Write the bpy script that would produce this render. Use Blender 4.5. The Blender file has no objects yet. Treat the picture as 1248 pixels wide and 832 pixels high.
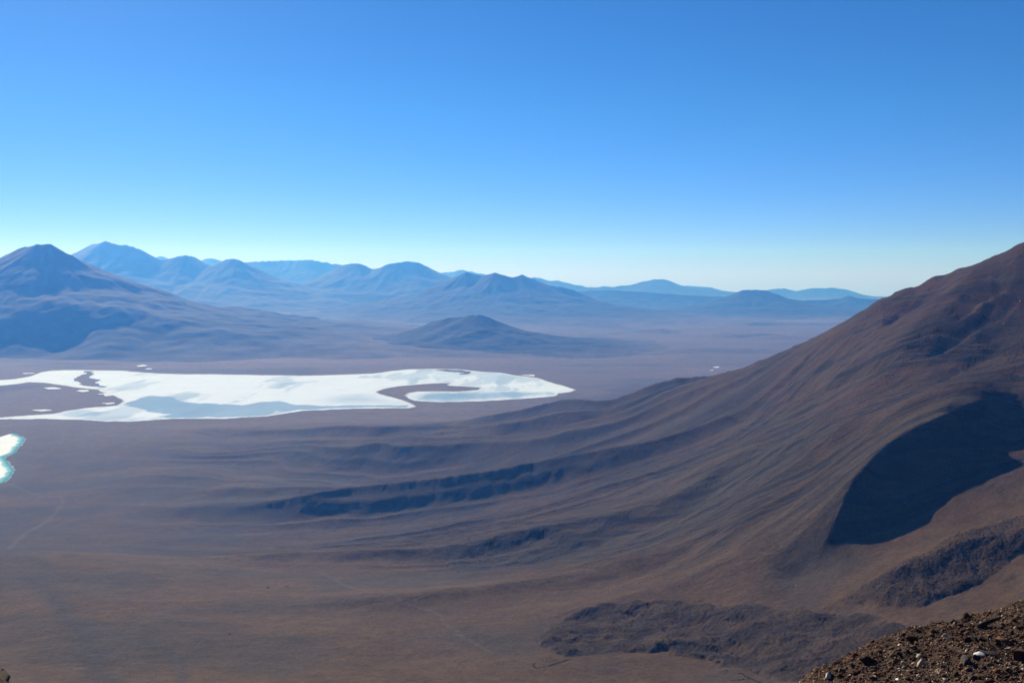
import bpy, math, random
import numpy as np
from mathutils import Vector
from mathutils.geometry import tessellate_polygon

random.seed(7)
R = np.random.RandomState(11)
C = bpy.context.scene.collection
EYE = 950.0                      # eye height above the salt plain, metres
F, CX, HY = 1213.0, 624.0, 335.0 # focal length (px of the 1248 px photograph), centre column, eye-level row
QUAL = 1.0

def P(px, py, d):
    """photograph pixel + forward distance -> world point"""
    return ((px - CX) / F * d, d, EYE - (py - HY) / F * d)

def flat(px, py, z=0.0):
    """photograph pixel -> where its sight line meets the plain"""
    d = (EYE - z) / ((py - HY) / F)
    return ((px - CX) / F * d, d)

# ------------------------------------------------------------------ noise
_perm = R.permutation(4096)
_gx = np.cos(R.rand(4096) * 2 * math.pi); _gy = np.sin(np.arccos(_gx)) * np.where(R.rand(4096) < .5, -1, 1)
def noise(x, y, seed=0):
    xi = np.floor(x).astype(np.int64); yi = np.floor(y).astype(np.int64)
    xf = x - xi; yf = y - yi
    u = xf * xf * xf * (xf * (xf * 6 - 15) + 10); v = yf * yf * yf * (yf * (yf * 6 - 15) + 10)
    def g(ix, iy, dx, dy):
        k = _perm[(_perm[(ix + seed * 57) & 4095] + iy + seed * 131) & 4095]
        return _gx[k] * dx + _gy[k] * dy
    a = g(xi, yi, xf, yf); b = g(xi + 1, yi, xf - 1, yf)
    c = g(xi, yi + 1, xf, yf - 1); d = g(xi + 1, yi + 1, xf - 1, yf - 1)
    return ((a + (b - a) * u) * (1 - v) + (c + (d - c) * u) * v) * 1.5
def fbm(x, y, o=4, seed=0, gain=.5, lac=2.03):
    s = 0; a = 1; t = 0
    for i in range(o):
        s = s + a * noise(x, y, seed + i * 3); t += a; a *= gain; x = x * lac + 17.3; y = y * lac - 9.1
    return s / t
def ridged(x, y, o=4, seed=0, gain=.5, lac=2.03):
    s = 0; a = 1; t = 0
    for i in range(o):
        n = 1 - np.abs(noise(x, y, seed + i * 3)); s = s + a * n * n; t += a; a *= gain; x = x * lac + 11.7; y = y * lac + 5.3
    return s / t
def sstep(a, b, x):
    t = np.clip((x - a) / (b - a), 0, 1); return t * t * (3 - 2 * t)

def seg_dist(x, y, pts, off=False):
    """distance to a polyline, parameter 0..1 along it, signed side (+ = left of travel)"""
    pts = np.asarray(pts, float); L = np.r_[0, np.cumsum(np.hypot(*np.diff(pts[:, :2], axis=0).T))]
    bd = np.full(x.shape, 1e18); bt = np.zeros(x.shape); bs = np.ones(x.shape); ox = np.zeros(x.shape); oy = np.zeros(x.shape)
    for i in range(len(pts) - 1):
        ax, ay = pts[i, :2]; bx, by = pts[i + 1, :2]; dx, dy = bx - ax, by - ay; l2 = dx * dx + dy * dy + 1e-9
        t = np.clip(((x - ax) * dx + (y - ay) * dy) / l2, 0, 1)
        ex = x - ax - t * dx; ey = y - ay - t * dy; d = ex * ex + ey * ey
        m = d < bd
        bd[m] = d[m]; bt[m] = ((L[i] + t * math.sqrt(l2)) / L[-1])[m]; bs[m] = np.sign(dx * ey - dy * ex)[m]; ox[m] = ex[m]; oy[m] = ey[m]
    return (np.sqrt(bd), bt, bs, ox, oy) if off else (np.sqrt(bd), bt, bs)
def inside(x, y, poly):
    c = np.zeros(x.shape, bool); n = len(poly)
    for i in range(n):
        x1, y1 = poly[i]; x2, y2 = poly[(i + 1) % n]
        if y1 == y2: continue
        k = ((y1 > y) != (y2 > y)) & (x < (x2 - x1) * (y - y1) / (y2 - y1) + x1)
        c ^= k
    return c

# ------------------------------------------------------------------ lagoon outlines (photograph pixels on the flat plain)
SALT_PX = [(-60,464),(0,463),(16,462),(38,458),(48,453.5),(62,451.5),(90,450.8),(115,451),(150,451.5),(180,454),(210,455.5),(260,455.8),(320,457),(380,457.5),
 (399,457),(428,456),(454,455),(473,452.4),(495,450),(521,449.2),(559,449.9),(572,451.2),(588,452.8),(611,454),(636,458),(656,460.4),(668,464.6),(688,470),
 (704,475),(696,478),(681,479.7),(678,483),(656,485),(624,487),(591,489),(559,490),(534,490.3),(515,489.5),(503,488.6),(498,486.3),(491,482.2),(496,478.7),(508,476.9),
 (530,476.5),(559,476.8),(582,475),(585,472.6),(572,471.7),(547,470.4),(543,469),(548,467.2),(540,467),(508,469),(486,471),(470,474),(460,477.4),
 (464,479.7),(476,483),(490,487),(502,491),(509,495.5),(498,498),(460,498),(412,499),(380,500.5),(368,501),(327,507.6),(272,510.8),(208,510.8),(160,514),
 (128,514),(96,512),(48,510.8),(0,511.4),(-60,512),(-60,509),(0,508.5),(32,506),(64,504),(80,500.5),(106,496.7),(141,494),(149,489.3),(138,483),(118,475),(96,473),(77,470),
 (51,466.5),(35,466),(19,468.3),(0,470),(-60,472)]
TURQ_PX = [(-80,508),(-30,510),(0,514),(6,518),(13,526),(27,531),(32,536),(27,542),(19,552),(7,558),(13,563),(18,571),(16,579),(8,587),(0,590),(-40,592),(-80,588)]
def rough(poly, amp, it=3, seed=1):
    """fractal shoreline: midpoints pushed sideways"""
    rs = np.random.RandomState(seed); pts = [tuple(p) for p in poly]
    for k in range(it):
        out = []
        for i in range(len(pts)):
            a, b = pts[i], pts[(i + 1) % len(pts)]; out.append(a)
            dx, dy = b[0] - a[0], b[1] - a[1]; l = math.hypot(dx, dy)
            if l > 18:
                o = rs.uniform(-1, 1) * amp * l
                out.append(((a[0] + b[0]) / 2 - dy / l * o, (a[1] + b[1]) / 2 + dx / l * o))
        pts = out
    return pts
SALT = rough([flat(*p) for p in SALT_PX], .035, 4, 3)
TURQ = rough([flat(*p) for p in TURQ_PX], .05, 4, 5)

# ------------------------------------------------------------------ terrain: a smooth spline through surveyed points
CTRL = [P(*p) for p in [
 # skyline of the volcano flank
 (1248,295,2500),(1180,331,2700),(1130,347,2850),(1085,357,2980),(1040,385,3250),(1000,408,3500),(950,431,3850),(900,450,4150),(860,460,4350),(800,468,4700),(750,486,5300),(700,498,5800),(640,511,6300),
 # mid slopes
 (1248,380,2350),(1248,462,2060),(1248,528,1885),(1248,600,1645),(1248,655,1500),(1248,705,1380),(1248,740,1270),
 (1100,400,2640),(1100,450,2420),(1105,535,1960),(1100,600,1790),(1100,645,1700),(1180,480,2030),(1180,552,1850),(1100,690,1560),(1100,740,1420),(1100,780,1290),
 (1000,470,2900),(1000,530,2350),(1000,590,2050),(1000,650,1790),(1000,700,1650),(1000,760,1470),(1000,820,1270),
 (900,510,3300),(900,570,2650),(900,630,2150),(900,690,1820),(900,735,1660),(900,790,1440),(900,832,1270),
 (800,520,3750),(800,570,3200),(800,620,2700),(800,665,2280),(800,705,1960),(800,740,1720),(800,800,1440),(800,832,1310),
 (680,530,4400),(680,580,3600),(680,630,2950),(680,670,2480),(680,700,2150),(680,740,1820),(680,790,1500),(680,832,1290),
 (540,525,5500),(540,560,4550),(540,600,3850),(540,640,3180),(540,680,2600),(540,705,2250),(540,750,1800),(540,800,1440),(540,832,1260),
 (400,520,6050),(400,560,4900),(400,600,4150),(400,640,3450),(400,668,2950),(400,695,2380),(400,720,2050),(400,770,1600),(400,832,1240),
 (260,530,5700),(260,570,4700),(260,610,4000),(260,650,3380),(260,680,2850),(260,694,2280),(260,720,2000),(260,770,1590),(260,832,1230),
 (100,540,5550),(100,580,4650),(100,620,3950),(100,650,3420),(100,667,3050),(100,678,2280),(100,720,1900),(100,770,1560),(100,832,1230),
 (10,620,3950),(10,650,3450),(10,665,3120),(10,674,2320),(10,720,1900),(10,770,1560),(10,832,1220)]]
CTRL += [P(1350,248,2300),P(1300,272,2400),(0,0,946),(-60,100,905),(60,100,908),(-200,-200,980),(300,-100,1020),(0,300,780),(200,320,780),(0,700,600),(300,700,620),(520,1000,580),(-300,700,600),(260,1000,520),(0,1000,510),
 (700,600,760),(1100,1000,820),(1650,1750,1330),(2200,1600,1000),(1800,3000,820),(1750,4200,420),(1300,5300,220),(1000,6200,70),(2600,4000,420),(3600,2000,650),(2600,6000,30),(3800,4800,120),
 (-2450,4500,0),(-1600,2200,210),(-900,1400,390),(-800,900,520),(-1600,900,400),(-2800,2200,90),(-3500,3500,0),(-1200,0,700),(-4500,1000,60),(1500,0,1150),(3000,0,1000),
 (-3200,6230,0),(-1600,6600,0),(-800,6700,0),(0,6900,0),(800,7200,0),(1800,7500,0),(3500,7500,0),(-4000,8000,0),(-2000,8500,0),(0,8500,0),(2000,9000,0),(5000,9000,0),(-6000,5000,0),(6000,6000,0)]
CTRL = np.array(CTRL)
K = CTRL[:, :2] / 1000.0
def _tps(r2): return np.where(r2 > 1e-12, .5 * r2 * np.log(np.maximum(r2, 1e-12)), 0)
_A = _tps(((K[:, None] - K[None]) ** 2).sum(-1)) + np.eye(len(K)) * .0002
_B = np.c_[np.ones(len(K)), K]
_S = np.linalg.solve(np.block([[_A, _B], [_B.T, np.zeros((3, 3))]]), np.r_[CTRL[:, 2], 0, 0, 0])
def base(x, y):
    sh = x.shape; x = x.ravel() / 1000; y = y.ravel() / 1000; out = np.zeros(x.shape)
    far = np.hypot(x, y) > 11
    i = np.where(~far)[0]
    for a in range(0, len(i), 60000):
        j = i[a:a + 60000]
        r2 = (x[j, None] - K[None, :, 0]) ** 2 + (y[j, None] - K[None, :, 1]) ** 2
        out[j] = _tps(r2) @ _S[:len(K)] + _S[-3] + _S[-2] * x[j] + _S[-1] * y[j]
    r = np.hypot(x, y)
    w = 1 - sstep(6.6, 8.5, r)
    out = out * w
    out = np.maximum(out, 0)
    return out.reshape(sh)

def hit(px, py, fn=None):
    """where a sight line of the photograph first meets the smooth ground"""
    fn = fn or base
    d = np.geomspace(700, 12000, 900)
    x = (px - CX) / F * d; z = EYE - (py - HY) / F * d
    g = fn(x, d); k = np.where(g >= z)[0]
    k = k[0] if len(k) else len(d) - 1
    return (x[k], d[k])

APEX = (1480.0, 1830.0)          # the volcano's summit lies just outside the frame on the right

# relief lines: (photograph polyline, height, half width on the far side, half width on the near side, sharp crest?)
RIDGES = [
 ([(1300,446,2030),(1248,461,2010),(1180,478,1990),(1131,493,2000),(1060,507,2090),(1001,519,2240),(930,538,2470),(828,562,2840),(740,585,3020),(660,608,3130),(600,628,3200)], 21, 170, 80, .3),
 ([(1180,500),(1105,537),(1060,568),(1030,604),(1012,636),(1000,650),(984,664)], 64, 105, 42, .15),
 ([(1300,618),(1248,640),(1190,660),(1150,676),(1100,702),(1050,728),(1000,742)], 26, 55, 45, .4),
 ([(860,640),(780,652),(700,660),(640,668),(590,676),(545,690)], 9, 70, 60, .5),
 ([(960,460),(880,470),(820,478),(760,490)], 14, 130, 130, .5),
]
GULLIES = [
 ([(1010,470),(1060,450),(1094,435)], 17, 22), ([(935,500),(985,480),(1010,472)], 13, 20),
 ([(1075,395),(1120,370),(1150,358)], 16, 24), ([(1120,440),(1180,402),(1248,362)], 18, 26), ([(1150,392),(1200,355),(1240,330)], 20, 28),
 ([(1130,470),(1190,440),(1248,412)], 13, 22), ([(900,548),(960,530),(1010,522)], 11, 26),
]
def smooth_line(pts, n=36, k=7):
    p = np.array([q[:2] for q in pts]); L = np.r_[0, np.cumsum(np.hypot(*np.diff(p, axis=0).T))]; S = np.linspace(0, L[-1], n)
    out = []
    for i in (0, 1):
        v = np.interp(S, L, p[:, i])
        for _ in range(2):
            e = np.r_[2 * v[0] - v[k // 2:0:-1], v, 2 * v[-1] - v[-2:-k // 2 - 1:-1]]; v = np.convolve(e, np.ones(k) / k, 'valid')
        out.append(v)
    return np.stack(out, 1)
RX = [(smooth_line([P(*p) if len(p) == 3 else hit(*p, fn=lambda a, b: base(a, b) + .8 * r[1]) for p in r[0]], 36, 7 if r[4] < .2 or len(r[0][0]) == 3 else 15),) + r[1:] for r in RIDGES]
FAN = (2900, 2700)               # the flank's ribs run straight down from here
def rib_line(px, py, length):
    h = np.array(hit(px, py)); d = h - np.array(FAN); d /= np.hypot(*d)
    return np.stack([h + d * q + np.array([-d[1], d[0]]) * math.sin(q / 420 + px) * 26 for q in np.linspace(-250, length, 36)])
RX += [(rib_line(px, py, L), amp, wf, wn, sh) for px, py, L, amp, wf, wn, sh in [
 (830,487,2500,58,320,150,.4), (872,527,2300,60,220,95,.35), (945,545,1700,56,200,90,.3), (985,505,1100,30,190,95,.35), (1010,566,1300,36,150,80,.4),
 (640,538,2000,58,280,130,.35), (735,566,2100,56,220,105,.35), (560,532,1700,44,260,140,.45), (1040,596,800,20,110,70,.5)]]

GX = []

LOBE_PX = [(656,778),(665,768),(690,758),(730,748),(790,742),(850,743),(910,747),(970,748),(1030,752),(1090,762),(1130,775),(1110,800),(1020,826),(960,832),(930,822),(880,808),(820,797),(760,794),(725,797),(700,801),(676,795),(660,786)]
TONGUE_PX = [(1300,610),(1248,634),(1200,650),(1150,672),(1100,698),(1050,724),(1020,738),(1050,744),(1100,746),(1140,735),(1200,708),(1248,680),(1300,660)]
OUTC_PX = [(536,690),(548,680),(580,670),(630,664),(690,664),(720,668),(690,676),(660,690),(620,701),(580,706),(548,702)]
def relief(x, y):
    """everything that stands on the smooth ground; returns height, and masks for the ground colour"""
    h = base(x, y)
    r = np.hypot(x, y)
    ax, ay = x - APEX[0], y - APEX[1]
    ar = np.hypot(ax, ay); fx, fy = x - FAN[0], y - FAN[1]; ang = np.arctan2(fy, -fx); fr = np.hypot(fx, fy)
    ang0 = np.arctan2(ay, -ax)                   # upper scree runs straight down from the summit
    volc = (1 - sstep(4200, 6800, ar)) * sstep(1000, 1500, r) * sstep(5, 60, h)
    steep = 1 - sstep(900, 2500, ar)
    # ribs and runnels that fan out from the summit
    warp = fbm(x / 900, y / 900, 3, 5) * .06
    rib = ridged((ang + warp) * 8.0, fr / 5200, 2, 21, .5) - .62
    rib2 = ridged((ang + warp * .7) * 24.0, fr / 3600, 2, 31, .5) - .62
    fine = ridged((ang0 + warp * .5) * 60, ar / 900, 3, 41, .55) - .62
    wr = np.clip(ar / 2500, .25, 1.3)
    yb = np.interp(x, [-2500, -600, -300, 0, 300, 600], [2400, 2380, 2300, 1900, 1700, 1500])
    calm = .12 + .88 * sstep(-50, 450, y - yb)
    calm = calm * (1 - .8 * sstep(500, 1000, -x) * (1 - sstep(3600, 4600, y)))
    h = h + volc * calm * (1 - .75 * sstep(600, 800, h)) * (rib * 66 * wr + rib2 * 5 * wr) + volc * calm * (fine * 1.1 * (.2 + .9 * steep))
    crag = sstep(-50, 300, y - yb) * sstep(640, 760, h) * steep * sstep(-.05, .35, fbm(x / 260, y / 260, 3, 45)) * volc
    h = h + crag * (ridged((ang0 + warp) * 26, ar / 700, 4, 47, .6) - .7) * 27
    h = h + volc * (fbm(x / 160, y / 160, 4, 51) * 5 + fbm(x / 35, y / 35, 4, 61, .6) * 2.8) * (.5 + .5 * calm)
    for pts, amp, wf, wn, sharp in RX:
        p = np.array(pts); m = wf * 7
        s = (x > p[:, 0].min() - m) & (x < p[:, 0].max() + m) & (y > p[:, 1].min() - m) & (y < p[:, 1].max() + m)
        if not s.any(): continue
        xs, ys = x[s], y[s]
        xs, ys = xs + fbm(xs / 160, ys / 160, 3, 71) * 22, ys + fbm(xs / 160, ys / 160, 3, 81) * 22
        d, t, sd, ex, ey = seg_dist(xs, ys, p, True)
        u = p[-1] - p[0]; u = u / np.hypot(*u)   # polylines run downhill right to left: right of travel = far side
        w = wn + (wf - wn) * sstep(-.6, .6, (ex * u[1] - ey * u[0]) / (d + 1e-6))
        q = d / w
        prof = np.exp(-(np.sqrt(q * q + sharp * sharp) - sharp) * 1.25)
        LL = np.hypot(*np.diff(p, axis=0).T).sum(); e0 = np.hypot(xs - p[0, 0], ys - p[0, 1]) / ((.2 if sharp >= .2 else .06) * LL); e1 = np.hypot(xs - p[-1, 0], ys - p[-1, 1]) / (.22 * LL)
        h[s] += amp * prof * (1 - np.exp(-e0 * e0)) * (1 - np.exp(-e1 * e1))
    for pts, amp, w in GX:
        p = np.array(pts); m = w * 5 + 20
        s = (x > p[:, 0].min() - m) & (x < p[:, 0].max() + m) & (y > p[:, 1].min() - m) & (y < p[:, 1].max() + m)
        if not s.any(): continue
        xs, ys = x[s] + fbm(x[s] / 60, y[s] / 60, 2, 72) * 14, y[s] + fbm(x[s] / 60, y[s] / 60, 2, 82) * 14
        d, t, sd = seg_dist(xs, ys, p)
        q = d / np.where(sd < 0, w * .8, w * 1.6)
        h[s] -= amp * np.exp(-q * q) * np.clip(np.minimum(t * 5, (1 - t) * 4), 0, 1)
    masks = {}
    for nm, poly, up, edge in (('lobe', LOBE, 4, 20), ('tongue', TONGUE, 6, 30), ('outcrop', OUTC, 3, 40)):
        p = np.array(poly); m = 60
        s = (x > p[:, 0].min() - m) & (x < p[:, 0].max() + m) & (y > p[:, 1].min() - m) & (y < p[:, 1].max() + m)
        k = np.zeros(x.shape)
        if s.any():
            xs = x[s] + fbm(x[s] / 60, y[s] / 60, 4, 91) * 26; ys = y[s] + fbm(x[s] / 60, y[s] / 60, 4, 92) * 26
            d, _, _ = seg_dist(xs, ys, list(poly) + [poly[0]])
            k[s] = np.where(inside(xs, ys, poly), np.minimum(d / edge, 1), 0)
            kk = np.sqrt(k[s])
            h[s] += up * kk + kk * (.35 if nm == 'outcrop' else 1) * (fbm(x[s] / 90, y[s] / 90, 3, 95) * 15 + (ridged(x[s] / 40, y[s] / 40, 3, 96) - .6) * 2.5 + fbm(x[s] / 5, y[s] / 5, 2, 97) * 1.6)
        masks[nm] = k
    # far plain: broad low swells and small hummocks, flat round the lagoons
    plain = sstep(6500, 9500, r) + (1 - volc) * 0
    h = h + plain * (fbm(x / 2600, y / 2600, 4, 101) * 40 + np.maximum(ridged(x / 3800, y / 3800, 3, 103) - .66, 0) * 260 * sstep(12500, 17000, r))
    s = (r > 3800) & (r < 13500) & (y > 3000)
    if s.any():
        xs, ys = x[s], y[s]
        for poly in (SALT_C, TURQ_C):
            d, _, _ = seg_dist(xs, ys, list(poly) + [poly[0]])
            w = np.where(inside(xs, ys, poly), 0, sstep(20, 650, d))
            h[s] *= w
            masks.setdefault('shore', np.zeros(x.shape))
            masks['shore'][s] = np.maximum(masks['shore'][s], (1 - sstep(0, 150, d)))
    else:
        masks['shore'] = np.zeros(x.shape)
    if CORR is not None:
        az = np.arctan2(x, y); dh = np.interp(az, CORR[0], CORR[1], 0); r0 = np.interp(az, CORR[0], CORR[2])
        h = h + dh * np.exp(-((r - r0) / (.13 * r0)) ** 2)
    h = h - 7 * (1 - sstep(90, 260, r))          # the near slope is its own finer piece of ground
    masks.update(slope=sstep(-100, 500, y - yb), volc=volc, steep=steep, ang=ang0, ar=ar, rib=rib, warp=warp)
    return h, masks
LOBE = [hit(*p) for p in LOBE_PX]; TONGUE = [hit(*p) for p in TONGUE_PX]; OUTC = [hit(*p) for p in OUTC_PX]
SALT_C = [flat(*p) for p in SALT_PX]; TURQ_C = [flat(*p) for p in TURQ_PX]
CORR = None
SKY_PX = [(640,511),(700,498),(750,486),(800,467),(830,460),(860,459.5),(900,450),(950,430),(1000,407.5),(1040,385),(1079,361),(1105,352.5),(1148,334.5),(1161,331),(1200,317.5),(1225,306),(1248,295),(1300,271)]
def fit_skyline():
    """raise or lower the flank's crest so that ribs and gullies leave its profile where it was surveyed"""
    global CORR
    az = np.linspace(math.atan((560 - CX) / F), math.atan((1300 - CX) / F), 170); rr = np.geomspace(2000, 7000, 260)
    A, RR = np.meshgrid(az, rr); x = np.sin(A) * RR; y = np.cos(A) * RR
    px = np.tan(az) * F + CX; want = (HY - np.interp(px, *zip(*SKY_PX))) / F * np.cos(az)
    fx, fy = x.ravel(), y.ravel(); dh = np.zeros(len(az)); r0 = None; fade = sstep(690, 790, px)
    for k in range(5):
        h = relief(fx, fy)[0].reshape(x.shape); el = (h - EYE) / RR; i = el.argmax(0)
        r1 = np.where(px < 800, np.minimum(rr[i], 5200), rr[i]); r1 = np.convolve(np.pad(r1, 6, 'edge'), np.ones(13) / 13, 'valid')
        if r0 is None: r0 = r1
        dh = dh + (want - el.max(0)) * rr[i] * fade
        CORR = (az, np.convolve(np.pad(dh, 4, 'edge'), np.ones(9) / 9, 'valid'), r0)
    print('SKYLINE', np.round(dh[::10]), np.round(r0[::10]))
def H(x, y):
    return relief(np.atleast_1d(np.asarray(x, float)), np.atleast_1d(np.asarray(y, float)))[0]

# ------------------------------------------------------------------ materials
def nodes(name):
    m = bpy.data.materials.new(name); m.use_nodes = True
    nt = m.node_tree; return m, nt, nt.nodes['Principled BSDF']
def N(nt, kind, **kw):
    n = nt.nodes.new(kind)
    for k, v in kw.items():
        if k in n.inputs: n.inputs[k].default_value = v
        else: setattr(n, k, v)
    return n
def ground_material(name, grain=((.9, .5), (.16, .45)), bump=((.12, 1.6), (.5, .5)), tint=None, rough_=1.0):
    m, nt, b = nodes(name); L = nt.links.new
    b.inputs['Roughness'].default_value = rough_; b.inputs['Specular IOR Level'].default_value = .08
    geo = N(nt, 'ShaderNodeNewGeometry')
    if 'salt' in name: b.inputs['Specular IOR Level'].default_value = .02
    if tint is None:
        a = N(nt, 'ShaderNodeAttribute', attribute_name='Col'); col = a.outputs['Color']
    else:
        a = N(nt, 'ShaderNodeRGB'); a.outputs[0].default_value = (*tint, 1); col = a.outputs[0]
    for sc, amt in grain:
        t = N(nt, 'ShaderNodeTexNoise', Scale=sc, Detail=4.0, Roughness=.65); L(geo.outputs['Position'], t.inputs['Vector'])
        r = N(nt, 'ShaderNodeMapRange'); r.inputs['From Min'].default_value = .3; r.inputs['From Max'].default_value = .7
        r.inputs['To Min'].default_value = 1 - amt; r.inputs['To Max'].default_value = 1 + amt
        L(t.outputs['Fac'], r.inputs['Value'])
        x = N(nt, 'ShaderNodeVectorMath', operation='SCALE'); L(col, x.inputs[0]); L(r.outputs[0], x.inputs['Scale']); col = x.outputs[0]
    L(col, b.inputs['Base Color'])
    prev = None
    for sc, dist in bump:
        t = N(nt, 'ShaderNodeTexNoise', Scale=sc, Detail=5.0, Roughness=.6); L(geo.outputs['Position'], t.inputs['Vector'])
        k = N(nt, 'ShaderNodeBump', Strength=1.0, Distance=dist); L(t.outputs['Fac'], k.inputs['Height'])
        if prev: L(prev.outputs[0], k.inputs['Normal'])
        prev = k
    if prev: L(prev.outputs[0], b.inputs['Normal'])
    return m
M_GROUND = ground_material('desert_ground', ((.5, .32), (.13, .26), (.03, .2), (.009, .16)), ((.1, 2.6), (.4, 1.2)))
M_MOUNT = ground_material('mountain_rock', ((.02, .2), (.004, .3), (.0012, .25)), ((.02, 8.0),))

def stone_material(name, col, var):
    m, nt, b = nodes(name); L = nt.links.new
    b.inputs['Roughness'].default_value = .9; b.inputs['Specular IOR Level'].default_value = .2
    tc = N(nt, 'ShaderNodeTexCoord'); oi = N(nt, 'ShaderNodeObjectInfo'); geo = N(nt, 'ShaderNodeNewGeometry')
    t = N(nt, 'ShaderNodeTexNoise', Scale=7.0, Detail=6.0, Roughness=.7); L(geo.outputs['Position'], t.inputs['Vector'])
    r = N(nt, 'ShaderNodeValToRGB'); e = r.color_ramp.elements
    e[0].position = .3; e[0].color = (*[c * (1 - var) for c in col], 1); e[1].position = .72; e[1].color = (*[c * (1 + var) for c in col], 1)
    L(t.outputs['Fac'], r.inputs[0])
    mr = N(nt, 'ShaderNodeMapRange'); mr.inputs['To Min'].default_value = .65; mr.inputs['To Max'].default_value = 1.35
    L(oi.outputs['Random'], mr.inputs['Value'])
    x = N(nt, 'ShaderNodeVectorMath', operation='SCALE'); L(r.outputs[0], x.inputs[0]); L(mr.outputs[0], x.inputs['Scale'])
    L(x.outputs[0], b.inputs['Base Color'])
    k = N(nt, 'ShaderNodeBump', Strength=.7, Distance=.04); L(t.outputs['Fac'], k.inputs['Height']); L(k.outputs[0], b.inputs['Normal'])
    return m

# ------------------------------------------------------------------ mesh helpers
def link(name, me, mat=None, **props):
    o = bpy.data.objects.new(name, me); C.objects.link(o)
    if mat: me.materials.append(mat)
    for k, v in props.items(): o[k] = v
    return o
def grid_mesh(name, V, nr, nc, col=None, smooth=True):
    me = bpy.data.meshes.new(name)
    idx = np.arange(nr * nc).reshape(nr, nc)
    q = np.stack([idx[:-1, :-1], idx[:-1, 1:], idx[1:, 1:], idx[1:, :-1]], -1).reshape(-1, 4)
    return raw_mesh(me, V, q, col, smooth)
def raw_mesh(me, V, faces, col=None, smooth=True):
    nf, k = faces.shape
    me.vertices.add(len(V)); me.vertices.foreach_set('co', np.ascontiguousarray(V, np.float32).ravel())
    me.loops.add(nf * k); me.loops.foreach_set('vertex_index', faces.ravel().astype(np.int32))
    me.polygons.add(nf); me.polygons.foreach_set('loop_start', (np.arange(nf) * k).astype(np.int32))
    me.update(calc_edges=True)
    if smooth: me.polygons.foreach_set('use_smooth', np.ones(nf, bool))
    if col is not None:
        a = me.color_attributes.new('Col', 'FLOAT_COLOR', 'POINT')
        a.data.foreach_set('color', np.c_[col, np.ones(len(col))].astype(np.float32).ravel())
    return me
def sheet(name, poly, z, mat, **props):
    tri = tessellate_polygon([[Vector((p[0], p[1], 0)) for p in poly]])
    V = np.array([(p[0], p[1], z) for p in poly]); fa = np.array(tri)
    e1 = V[fa[:, 1]] - V[fa[:, 0]]; e2 = V[fa[:, 2]] - V[fa[:, 0]]
    fl = (e1[:, 0] * e2[:, 1] - e1[:, 1] * e2[:, 0]) < 0
    fa[fl] = fa[fl][:, ::-1]
    return link(name, raw_mesh(bpy.data.meshes.new(name), V, fa, None, False), mat, **props)

# ------------------------------------------------------------------ the ground sheet
def mixc(a, b, k): return a + (np.asarray(b)[None] - a) * k[:, None]
def ground_colour(x, y, h, mk):
    n = len(x)
    col = np.tile(np.array([[.092, .057, .034]]), (n, 1))
    col = mixc(col, (.062, .047, .037), sstep(-.1, .3, fbm(x / 420, y / 420, 4, 201)))
    col = mixc(col, (.100, .062, .036), .8 * sstep(.05, .4, fbm(x / 900, y / 300, 4, 205)))
    # scree streaks that run down from the summit: rust red, olive grey, dark
    ang, ar, wp = mk['ang'], mk['ar'], mk['warp']
    s1 = fbm((ang + wp * .9) * 24, ar / 1100, 4, 211, .6); s2 = fbm((ang + wp * .9) * 28, ar / 900, 4, 215, .6)
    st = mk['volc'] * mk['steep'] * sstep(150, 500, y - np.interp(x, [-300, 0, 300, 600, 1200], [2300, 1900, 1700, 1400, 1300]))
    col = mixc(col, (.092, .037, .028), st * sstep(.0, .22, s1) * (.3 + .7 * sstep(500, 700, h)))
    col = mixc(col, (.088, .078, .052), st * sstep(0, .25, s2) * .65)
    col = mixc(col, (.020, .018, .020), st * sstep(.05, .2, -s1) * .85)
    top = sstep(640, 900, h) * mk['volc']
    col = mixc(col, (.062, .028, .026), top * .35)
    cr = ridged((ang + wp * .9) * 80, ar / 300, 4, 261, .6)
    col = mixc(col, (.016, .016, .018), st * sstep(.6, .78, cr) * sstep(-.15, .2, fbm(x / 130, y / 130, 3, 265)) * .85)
    flat_ = (1 - mk['steep']) * mk['volc']
    col = mixc(col, (.052, .040, .034), flat_ * sstep(0, .35, fbm(x / 600 + wp, y / 260, 4, 221)) * .8)
    # far plain: purple brown sand, lightened to imitate bright valley haze; ochre and dark bands
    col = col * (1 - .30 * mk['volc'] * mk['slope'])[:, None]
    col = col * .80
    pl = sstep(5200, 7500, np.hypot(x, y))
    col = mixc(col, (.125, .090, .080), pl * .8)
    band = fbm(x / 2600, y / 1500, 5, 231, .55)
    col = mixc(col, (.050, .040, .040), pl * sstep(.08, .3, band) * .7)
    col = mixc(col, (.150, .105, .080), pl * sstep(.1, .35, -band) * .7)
    for nm, c, a in (('lobe', (.030, .021, .016), 1.0), ('tongue', (.032, .021, .015), .9), ('outcrop', (.034, .030, .030), .5)):
        col = mixc(col, c, np.clip(mk[nm] * 4, 0, 1) * a * (.5 + .5 * sstep(-.3, .3, fbm(x / 60, y / 60, 4, 241))))
    col = mixc(col, (.10, .082, .070), mk['shore'] * .5)
    # pale foot tracks and dirt roads
    for pts, w, c, k in TRACKS:
        p = np.array(pts); s = (x > p[:, 0].min() - 60) & (x < p[:, 0].max() + 60) & (y > p[:, 1].min() - 60) & (y < p[:, 1].max() + 60)
        if s.any():
            d, _, _ = seg_dist(x[s] + fbm(x[s] / 80, y[s] / 80, 2, 251) * 10, y[s] + fbm(x[s] / 80, y[s] / 80, 2, 252) * 10, p)
            col[s] = mixc(col[s], c, k * np.exp(-(d / w) ** 2))
    return col
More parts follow.
